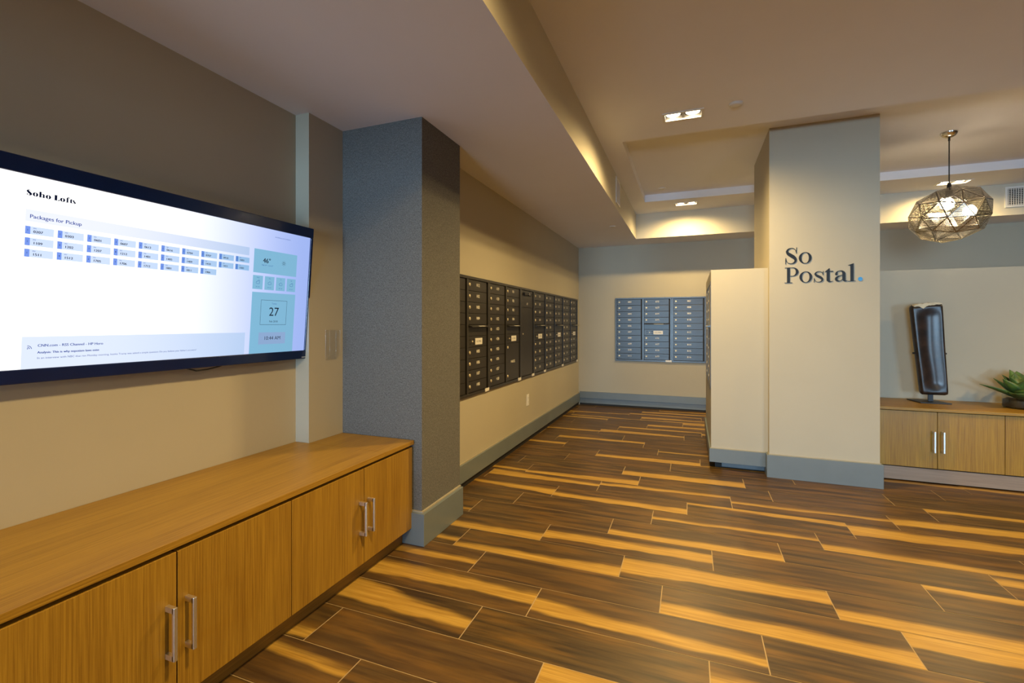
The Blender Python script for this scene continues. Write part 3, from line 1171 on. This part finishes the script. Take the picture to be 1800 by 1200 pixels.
def mailbank(label, loc, rz, width, cols, numbers, sticker=True, group=None):
    t = thing('mailbox_cabinet', label, 'mailboxes', loc, rz, group)
    n = len(cols)
    e, mull = .022, .026
    cw = (width - 2 * e - (n - 1) * mull) / n
    ztop = MH - .024
    fy = -.015
    bm = new()
    box(bm, 0, width, -.0012, .0, 0, MH, 1)
    for x0, x1 in [(0.0005, e), (width - e, width - .0005)] + [(e + (k + 1) * cw + k * mull, e + (k + 1) * (cw + mull)) for k in range(n - 1)]:
        box(bm, x0, x1, fy, 0, .022, MH - .022, 0, .0012)
    box(bm, 0.0005, width - .0005, fy, 0, MH - .022, MH, 0, .0012)
    box(bm, 0.0005, width - .0005, fy, 0, 0, .022, 0, .0012)
    mk('frame', bm, ['bronze_edge', 'dark'], t)
    it = iter(numbers)

    def lock(parent, x, z, yf, r=.0135):
        bm = new()
        lathe(bm, [(r, 0), (r, -.004), (r * .85, -.006), (r * .3, -.0062), (.0001, -.0058)], 14, (x, yf, z), axis='Y')
        box(bm, x - .0014, x + .0014, yf - .0075, yf - .0055, z - r * .6, z + r * .6)
        mk('lock', bm, 'brass', parent)

    def number(parent, s, x, z, yf, size=.036):
        bm = new()
        text_into(bm, s, size, frame_xz(x, yf - .0006, z), 0, 'CENTER')
        text_into(bm, s, size, frame_xz(x + .0022, yf - .0007, z), 0, 'CENTER')
        mk('number', bm, 'number', parent)

    for c, cells in enumerate(cols):
        x0 = e + c * (cw + mull)
        x1 = x0 + cw
        z = ztop
        for cell in cells:
            k = int(cell[1:]) if len(cell) > 1 else 1
            kind = cell[0]
            zt, zb = z - .002, z - k * ROWH + .002
            z -= k * ROWH
            yf = -.007
            da, db = x0 + .003, x1 - .018
            wd = db - da
            zc = (zt + zb) / 2
            bm = new()
            if kind == 'S':
                box(bm, da, db, -.006, -.001, zb, zt - .014)
                p = mk('slot_panel', bm, 'bronze', t)
                bm = new()
                prof = [(-.001, zt), (-.006, zt), (-.046, zt - .012), (-.046, zt - .016), (-.006, zt - .020), (-.001, zt - .020)]
                va = [bm.verts.new((da + .004, y, q)) for y, q in prof]
                vb = [bm.verts.new((db + .006, y, q)) for y, q in prof]
                bm.faces.new(va)
                bm.faces.new(list(reversed(vb)))
                for i in range(len(prof)):
                    j = (i + 1) % len(prof)
                    bm.faces.new((va[j], va[i], vb[i], vb[j]))
                bmesh.ops.recalc_face_normals(bm, faces=bm.faces)
                h = mk('hood', bm, 'bronze_edge', p)
                bm = new()
                quad(bm, ((da + wd * .40, -.030, zt - .0067), (da + wd * .78, -.030, zt - .0067), (da + wd * .78, -.0455, zt - .0112), (da + wd * .40, -.0455, zt - .0112)))
                mk('hood_label', bm, 'white', p)
                continue
            box(bm, da, db, yf, -.001, zb, zt, 0, .0012)
            d = mk('locker_door' if kind in 'PT' else 'door', bm, 'bronze', t)
            if kind == 'D':
                lock(d, da + .030, zc + .004, yf)
                number(d, next(it), da + wd * .53, zc + .007, yf)
            elif kind == 'L':
                lock(d, da + wd * .22, zc, yf, .0075)
                for xx in (.12, .32):
                    for dz in (-.016, .016):
                        bm = new()
                        lathe(bm, [(.006, 0), (.006, -.002), (.0001, -.0021)], 10, (da + wd * xx, yf, zc + dz), axis='Y')
                        mk('screw_head', bm, 'dark', d)
                bm = new()
                box(bm, da + wd * .38, da + wd * .76, yf - .0012, yf, zc - .026, zc + .026, 0)
                text_into(bm, 'U.S. MAIL', .022, frame_xz(da + wd * .57, yf - .0016, zc), 1)
                mk('label_plate', bm, ['white', 'ink'], d)
            elif kind == 'P':
                lock(d, da + .030, zt - .035, yf)
                lock(d, da + .030, zb + .045, yf)
                number(d, next(it), da + wd * .50, zc, yf, .034)
            elif kind == 'H':
                number(d, next(it), da + wd * .5, zb + .035, yf)
                bm = new()
                box(bm, da + wd * .18, da + wd * .82, yf - .018, yf, zt - .050, zt - .022, 0, .003)
                hb = mk('carrier_latch', bm, 'black', d)
                bm = new()
                lathe(bm, [(.013, 0), (.013, -.012), (.010, -.014), (.0001, -.014)], 16, (da + wd * .5, yf - .018, zt - .036), axis='Y')
                mk('latch_knob', bm, 'chrome', hb)
            elif kind == 'T':
                lock(d, da + .05, zc + .08, yf, .009)
    if sticker:
        bm = new()
        box(bm, width - .085, width + .0 - .001, fy - .0012, fy, -.001, .026)
        mk('sticker', bm, 'white', t)
    return t


D10 = ['D'] * 10
MIX = ['D'] * 4 + ['S', 'L'] + ['D'] * 4
PAR = ['D'] * 4 + ['S', 'L', 'P4']
TALL = ['H2', 'T8']
ph = lambda a, n: ['PH%d' % (a + k) if a + k < 10 else 'P%02d' % (a + k) for k in range(n)]
num = lambda a, n: ['%d' % (a + k) for k in range(n)]
ZB = .676
yb = [2.795, 3.604, 4.400, 4.826, 5.262, 6.075, 6.915]
G = 'dark mailbox cabinets along the left wall'
LAB = ['dark double column of mailboxes half hidden behind the fabric pier',
       'dark bronze double column of mailboxes with a large parcel door at lower right',
       'tall narrow dark parcel locker column with a black latch at the top',
       'single dark column of mailboxes just beyond the tall parcel locker',
       'double column of dark mailboxes, next to last before the far corner',
       'double column of dark mailboxes on the long wall, ending at the far corner']
SPEC = [[D10, MIX], [D10, PAR], [TALL], [MIX], [D10, MIX], [D10, MIX]]
NUMS = [num(401, 20)[:10] + ['H12', 'H02', 'H03', 'H04', 'H05', 'H06', 'H07', 'H08'], ['H19', 'H20'] + ['H%02d' % k for k in range(21, 29)] + ['F01', 'F02', 'F03', 'F04', 'PARCEL'],
        ['1P'], num(501, 8), num(511, 18), num(531, 18)]
for k in range(6):
    mailbank(LAB[k], (XMAIL, yb[k], ZB), PI / 2, yb[k + 1] - yb[k], SPEC[k], NUMS[k], True, G)
BX = [-1.048, -.250, .205]
mailbank('blue-grey double column of mailboxes with white label plate on the back wall', (BX[0], YB, .690), 0, BX[1] - BX[0], [D10, MIX], num(602, 18), True, 'mailbox cabinets on the back wall')
mailbank('single column of ten mailboxes on the back wall beside the low partition', (BX[1], YB, .690), 0, BX[2] - BX[1], [D10], num(807, 10), False, 'mailbox cabinets on the back wall')
mailbank('mailbox column set in the left side of the low partition, seen edge on', (BX0 + .0105, 5.34, .676), -PI / 2, .95, [D10, MIX], num(701, 18), False)

# ================================================================== WALL LETTERING


STROKE, POLY, RING, DISC2 = stroke, poly, ring, disc2


def postal_sign():
    X0, Z1, Z2 = .7045, 1.7176, 1.5665
    yv = QY0
    t = thing('wall_lettering', 'black lettering reading So Postal with a blue dot, on the cream pillar', 'sign', (X0, yv, Z2))
    SX, SZ = .000380, .000453

    def fn1(a, b):
        return Vector(((a - 190) * SX, 0, (Z1 - Z2) + b * SZ))

    def fn2(a, b):
        return Vector(((a - 190) * SX, 0, b * SZ))

    def done(bm, mat='letter_black'):
        mk('letter', bm, mat, t, (0, -.0006, 0))

    depth = [0]

    def solid(f):
        def g(bm, *a, **k):
            tmp = new()
            f(tmp, *a, **k)
            depth[0] = (depth[0] + 1) % 7
            solidify(tmp, (0, -.0035 - .0001 * depth[0], 0))
            me = bpy.data.meshes.new('stroke')
            tmp.to_mesh(me)
            tmp.free()
            bm.from_mesh(me)
            bpy.data.meshes.remove(me)
        return g
    stroke, poly, ring, disc2 = solid(STROKE), solid(POLY), solid(RING), solid(DISC2)

    def S(x0, ww, hh, fn):
        bm = new()
        kx, kz = ww / 210.0, hh / 285.0
        g = lambda a, b: fn(x0 + (a - 205) * kx, b * kz)
        stroke(bm, [(400, 205, 7), (388, 245, 8), (358, 268, 11), (312, 276, 14), (262, 260, 26), (238, 224, 40), (254, 186, 50), (302, 154, 58), (354, 120, 58), (388, 82, 48), (386, 44, 38), (356, 16, 22), (306, 6, 12), (258, 18, 10), (228, 50, 9), (214, 92, 8)], g)
        poly(bm, [(398, 190), (410, 175), (412, 286), (404, 286)], g)
        poly(bm, [(205, 0), (213, 0), (219, 104), (207, 108)], g)
        done(bm)

    def O(cx, cy, rx, ry, fn):
        bm = new()
        ring(bm, cx, cy, rx, ry, 47, 9, fn, n=48)
        done(bm)

    S(205, 212, 285, fn1)
    O(566, 98, 114, 100, fn1)
    bm = new()   # P
    poly(bm, [(236, 4), (290, 4), (290, 270), (236, 270)], fn2)
    poly(bm, [(193, 0), (332, 0), (332, 8), (193, 8)], fn2)
    poly(bm, [(196, 264), (336, 264), (336, 272), (196, 272)], fn2)
    ring(bm, 336, 194, 111, 78, 50, 9, fn2, 0, -90, 90, 28)
    poly(bm, [(290, 116), (336, 116), (336, 125), (290, 125)], fn2)
    done(bm)
    O(576, 96, 114, 98, fn2)
    S(722, 168, 190, fn2)
    bm = new()   # t
    poly(bm, [(946, 22), (999, 22), (999, 232), (990, 236), (916, 178), (916, 172), (946, 172)], fn2)
    poly(bm, [(999, 172), (1060, 172), (1060, 188), (999, 188)], fn2)
    stroke(bm, [(973, 34, 54), (990, 12, 34), (1018, 4, 14), (1052, 16, 7)], fn2)
    done(bm)
    bm = new()   # a
    stroke(bm, [(1112, 128, 36), (1118, 150, 34), (1136, 172, 18), (1176, 184, 11), (1216, 176, 26), (1240, 146, 50), (1244, 110, 54), (1244, 60, 54), (1252, 26, 46), (1272, 8, 20), (1304, 14, 7)], fn2)
    stroke(bm, [(1222, 112, 9), (1176, 100, 13), (1132, 78, 32), (1112, 48, 46), (1128, 20, 34), (1164, 10, 14), (1200, 22, 10), (1224, 44, 9)], fn2)
    disc2(bm, 1114, 130, 22, 20, fn2)
    done(bm)
    bm = new()   # l
    poly(bm, [(1354, 4), (1408, 4), (1408, 303), (1400, 303), (1316, 276), (1316, 270), (1354, 268)], fn2)
    poly(bm, [(1312, 0), (1440, 0), (1440, 8), (1312, 8)], fn2)
    done(bm)
    bm = new()
    disc2(bm, 1520, 36, 37, 34, fn2, 0, 28)
    o = mk('dot', bm, 'letter_blue', t, (0, -.0006, 0))
    o['label'] = 'blue dot'


postal_sign()

# ================================================================== PENDANT LAMP


def pendant():
    cx, cy = 2.0, 4.885
    t = thing('pendant_lamp', 'faceted silver perforated globe pendant hanging by a black cord', 'pendant light', (cx, cy, TRAY))
    bm = new()
    lathe(bm, [(.058, 0), (.058, -.004), (.054, -.016), (.042, -.032), (.024, -.042), (.010, -.046), (.0001, -.046)], 36)
    mk('ceiling_canopy', bm, 'chrome', t)
    zc = 2.145 - TRAY
    ztop = 2.375 - TRAY
    bm = new()
    tube(bm, [(0, 0, -.044), (0, 0, ztop + .02)], .0042, 10)
    tube(bm, [(0, 0, -.044), (0, 0, -.07)], .0075, 10)
    mk('cord', bm, 'tvback', t)
    bm = new()
    lathe(bm, [(.010, ztop + .03), (.014, ztop + .02), (.016, ztop - .01), (.024, ztop - .03), (.026, ztop - .085), (.020, ztop - .09), (.0001, ztop - .09)], 24)
    mk('lamp_holder', bm, 'black', t)
    bm = new()
    lathe(bm, [(.0001, 0), (.022, -.004), (.041, -.026), (.047, -.052), (.041, -.078), (.024, -.096), (.0001, -.101)], 24, (-.012, 0, ztop - .09))
    mk('globe_bulb', bm, 'globe', t)
    bm = new()  # second bulb added to stand in for the first one's reflection in the facets
    lathe(bm, [(.0001, 0), (.020, -.004), (.038, -.024), (.044, -.048), (.038, -.072), (.022, -.090), (.0001, -.094)], 24, (.128, -.01, ztop - .165))
    mk('globe_bulb', bm, 'globe', t)
    bm = new()  # arm added to carry the stand-in bulb
    tube(bm, [(0, 0, ztop - .05), (.06, -.005, ztop - .10), (.124, -.01, ztop - .160)], .008, 8)
    tube(bm, [(.120, -.01, ztop - .150), (.128, -.01, ztop - .175)], .018, 14)
    mk('added_arm', bm, 'black', t)
    # faceted shade
    bm = new()
    bmesh.ops.create_icosphere(bm, subdivisions=2, radius=1.0)
    rng = random.Random(11)
    R = Matrix.Rotation(math.radians(26), 3, 'Z') @ Matrix.Rotation(math.radians(18), 3, 'X')
    T = Matrix.Rotation(math.radians(21.0), 3, 'Z') @ Matrix.Rotation(math.radians(-13), 3, 'Y')
    for v in bm.verts:
        p = R @ v.co
        p *= 1.0 + rng.uniform(-.025, .025)
        p = Vector((p.x * .272, p.y * .272, p.z * .232))
        v.co = T @ p + Vector((0, 0, zc))
    bmesh.ops.join_triangles(bm, faces=bm.faces, angle_face_threshold=0.01, angle_shape_threshold=0.01)
    r = bmesh.ops.inset_individual(bm, faces=list(bm.faces), thickness=.0042, use_even_offset=True)
    rim = set(r['faces'])
    uvl = bm.loops.layers.uv.new('UVMap')
    flags = []
    for f in bm.faces:
        n = f.normal
        a = n.orthogonal().normalized()
        a = (n.cross(Vector((0, 0, 1)))).normalized() if abs(n.z) < .95 else a
        b = n.cross(a)
        c = f.calc_center_median()
        for lp in f.loops:
            q = lp.vert.co - c
            lp[uvl].uv = (q.dot(a), q.dot(b))
        f.smooth = False
        flags.append(1.0 if f in rim else 0.0)
    o = mk('faceted_shade', bm, 'perf', t)
    at = o.data.attributes.new('rim', 'FLOAT', 'FACE')
    at.data.foreach_set('value', flags)
    l = bpy.data.lights.new('pendant_glow', 'POINT')
    l.energy = 20
    l.color = (1.0, .76, .46)
    l.shadow_soft_size = .05
    lo = bpy.data.objects.new('pendant_glow', l)
    COL.objects.link(lo)
    lo.location = (cx + .05, cy, 2.16)


pendant()

# ================================================================== SCULPTURE AND PLANT ON THE RIGHT CONSOLE


def sculpture():
    cx, cy, cz = 1.88, 4.86, .583
    t = thing('sculpture', 'tall leaning dark brown lacquered slab sculpture with torn cream top, on teak sideboard', 'sculpture', (cx, cy, cz))
    bm = new()
    vs = [bm.verts.new(p) for p in ((-.128, .13, .001), (.070, .13, .001), (.104, -.06, .001), (-.100, -.06, .001))]
    f = bm.faces.new(vs)
    r = bmesh.ops.extrude_face_region(bm, geom=[f])
    for v in [g for g in r['geom'] if isinstance(g, bmesh.types.BMVert)]:
        v.co.z += .007
    bmesh.ops.recalc_face_normals(bm, faces=bm.faces)
    mk('base_plate', bm, 'black', t)
    bm = new()
    box(bm, -.017, .017, .028, .040, .008, .10, 0, .001)
    box(bm, -.118, .080, .030, .040, .405, .417, 0, .001)
    mk('support_stem', bm, 'black', t)
    # body: grid in (s, q); four corners of the outline, rounded, with a dished front
    BL, BR, TL, TR = Vector((-.086, .066)), Vector((.100, .066)), Vector((-.160, .810)), Vector((.062, .832))
    ns, nq = 28, 64

    def outline(s, q):
        a = BL.lerp(TL, q)
        b = BR.lerp(TR, q)
        # corner rounding: pull sides in near the ends
        e = min(q, 1 - q)
        k = .05
        pull = (1 - math.sqrt(max(0, 1 - (1 - e / k) ** 2))) * .09 if e < k else 0
        a2, b2 = a.lerp(b, pull), b.lerp(a, pull)
        p = a2.lerp(b2, s)
        p.x += .006 * math.sin(q * 9.0) * (1 - abs(2 * s - 1))
        return p
    rng = random.Random(5)
    F, B = [], []   # front and back point grids
    for i in range(nq + 1):
        q = i / nq
        fr, br = [], []
        for j in range(ns + 1):
            s = j / ns
            p = outline(s, q)
            dx = min(s, 1 - s) * .23
            dz = min(q, 1 - q) * .76
            d = min(dx, dz)
            rim = math.sqrt(max(0.0, 1 - (1 - min(d / .022, 1)) ** 2))
            dish = .016 * (0.5 - 0.5 * math.cos(PI * min(1, max(0, (dx - .014) / .10)))) * (0.5 - 0.5 * math.cos(PI * min(1, max(0, (dz - .015) / .10))))
            y = -.040 * rim + dish
            fr.append(bm_pt := Vector((p.x, y, p.y)))
            br.append(Vector((p.x, .030 * rim, p.y)))
        F.append(fr)
        B.append(br)
    bm = new()
    vf = [[bm.verts.new(p) for p in row] for row in F]
    vb = [[bm.verts.new(p) if 0 < j < ns and 0 < i < nq else None for j, p in enumerate(row)] for i, row in enumerate(B)]
    for i in range(nq + 1):
        for j in range(ns + 1):
            if vb[i][j] is None:
                vb[i][j] = vf[i][j]
    for i in range(nq):
        for j in range(ns):
            bm.faces.new((vf[i][j], vf[i][j + 1], vf[i + 1][j + 1], vf[i + 1][j]))
            try:
                bm.faces.new((vb[i][j], vb[i + 1][j], vb[i + 1][j + 1], vb[i][j + 1]))
            except ValueError:
                pass
    for f in bm.faces:
        f.smooth = True
    bmesh.ops.recalc_face_normals(bm, faces=bm.faces)
    mk('body', bm, 'lacquer', t)
    # torn pale top edge
    bm = new()
    n = 26
    top, bot = [], []
    for k in range(n + 1):
        s = .10 + .83 * k / n
        p = TL.lerp(TR, s)
        en = min(1.0, min(k, n - k) / 3.0)
        up = -.004 + en * (.008 + .004 * math.sin(PI * k / n) + rng.uniform(-.002, .002))
        dn = .012 + (.022 * math.exp(-((s - .38) / .09) ** 2)) + rng.uniform(-.002, .002)
        for lst, z in ((top, p.y + up), (bot, p.y - dn)):
            lst.append((p.x, z))
    ys = (-.043, .024)
    vt = [[bm.verts.new((x, y, z)) for x, z in top] for y in ys]
    vl = [[bm.verts.new((x, y, z)) for x, z in bot] for y in ys]
    for k in range(n):
        bm.faces.new((vl[0][k], vl[0][k + 1], vt[0][k + 1], vt[0][k]))
        bm.faces.new((vt[0][k], vt[0][k + 1], vt[1][k + 1], vt[1][k]))
        bm.faces.new((vl[1][k + 1], vl[1][k], vt[1][k], vt[1][k + 1]))
        bm.faces.new((vl[0][k + 1], vl[0][k], vl[1][k], vl[1][k + 1]))
    for k in (0, n):
        bm.faces.new((vl[0][k], vt[0][k], vt[1][k], vl[1][k]))
    bmesh.ops.recalc_face_normals(bm, faces=bm.faces)
    mk('torn_edge', bm, 'cream', t)
    bm = new()
    for s in (-1, 1):
        x = -.126 if s < 0 else .086
        lathe(bm, [(.0001, -.008), (.008, -.006), (.009, 0), (.008, .006), (.0001, .008)], 12, (x, .0, .411))
    mk('side_pegs', bm, 'black', t)


sculpture()


def plant():
    cx, cy, cz = 2.42, 4.80, .583
    t = thing('potted_succulent', 'green agave-like succulent in a clear glass bowl at the end of the sideboard', 'plant', (cx, cy, cz))
    bm = new()
    lathe(bm, [(.0001, .0), (.105, .0), (.116, .004), (.118, .012), (.118, .096), (.1165, .098), (.115, .096), (.115, .010), (.0001, .008)], 48)
    mk('glass_bowl', bm, 'glass', t)
    bm = new()
    rng = random.Random(2)
    lathe(bm, [(.0001, .0085), (.113, .0105), (.1138, .02), (.1138, .062), (.108, .066), (.06, .071), (.0001, .072)], 48)
    for v in bm.verts:
        if v.co.z > .061 and v.co.xy.length < .112:
            v.co.z += rng.uniform(-.004, .004)
    mk('soil', bm, 'soil', t)

    def leaf(az, el, ln, wd, curl):
        """thick pointed blade from the bowl's centre; el is the starting elevation, curl bends it down"""
        bm = new()
        n, m = 14, 6
        pos = Vector((0.012, 0, .068))
        e = el
        rows = []
        for i in range(n + 1):
            s = i / n
            wq = wd * (0.45 + 1.05 * s) if s < .45 else wd * (.9225) * (1 - ((s - .45) / .55) ** 1.7)
            wq = max(wq, .0008)
            d = Vector((math.cos(e), 0, math.sin(e)))
            nrm = Vector((-math.sin(e), 0, math.cos(e)))
            th = .010 * (1 - s * .85)
            row = []
            for k in range(m + 1):
                c = 2 * k / m - 1
                row.append(pos + Vector((0, c * wq / 2, 0)) + nrm * (c * c * wq * .22))
            und = []
            for k in range(m - 1, 0, -1):
                c = 2 * k / m - 1
                und.append(pos + Vector((0, c * wq / 2, 0)) + nrm * (c * c * wq * .22 - th * (1 - c * c) - .0005))
            rows.append(row + und)
            pos = pos + d * (ln / n)
            e += curl / n
        vs = [[bm.verts.new(p) for p in r] for r in rows]
        q = len(vs[0])
        for a, b in zip(vs, vs[1:]):
            for k in range(q):
                f = bm.faces.new((a[k], a[(k + 1) % q], b[(k + 1) % q], b[k]))
                f.smooth = True
        bm.faces.new(vs[0])
        bm.faces.new(vs[-1])
        bmesh.ops.recalc_face_normals(bm, faces=bm.faces)
        o = mk('leaf', bm, 'leaf', t)
        o.rotation_euler = (0, 0, az)
    R_ = math.radians
    for az, el, ln, wd, cu in ((186, 24, .29, .095, -.05), (168, 40, .22, .12, .2), (140, 56, .21, .14, .15), (205, 40, .23, .13, .2), (112, 66, .24, .15, .1),
                               (232, 16, .19, .16, .1), (85, 70, .23, .15, -.1), (262, 28, .18, .16, .1), (292, 16, .20, .15, -.1), (330, 38, .28, .13, -.2),
                               (10, 40, .28, .13, -.3), (45, 58, .25, .14, -.1), (190, 62, .20, .13, .15), (318, 60, .24, .14, .1), (255, 58, .19, .14, .1)):
        leaf(R_(az), R_(el), ln, wd, cu)


plant()
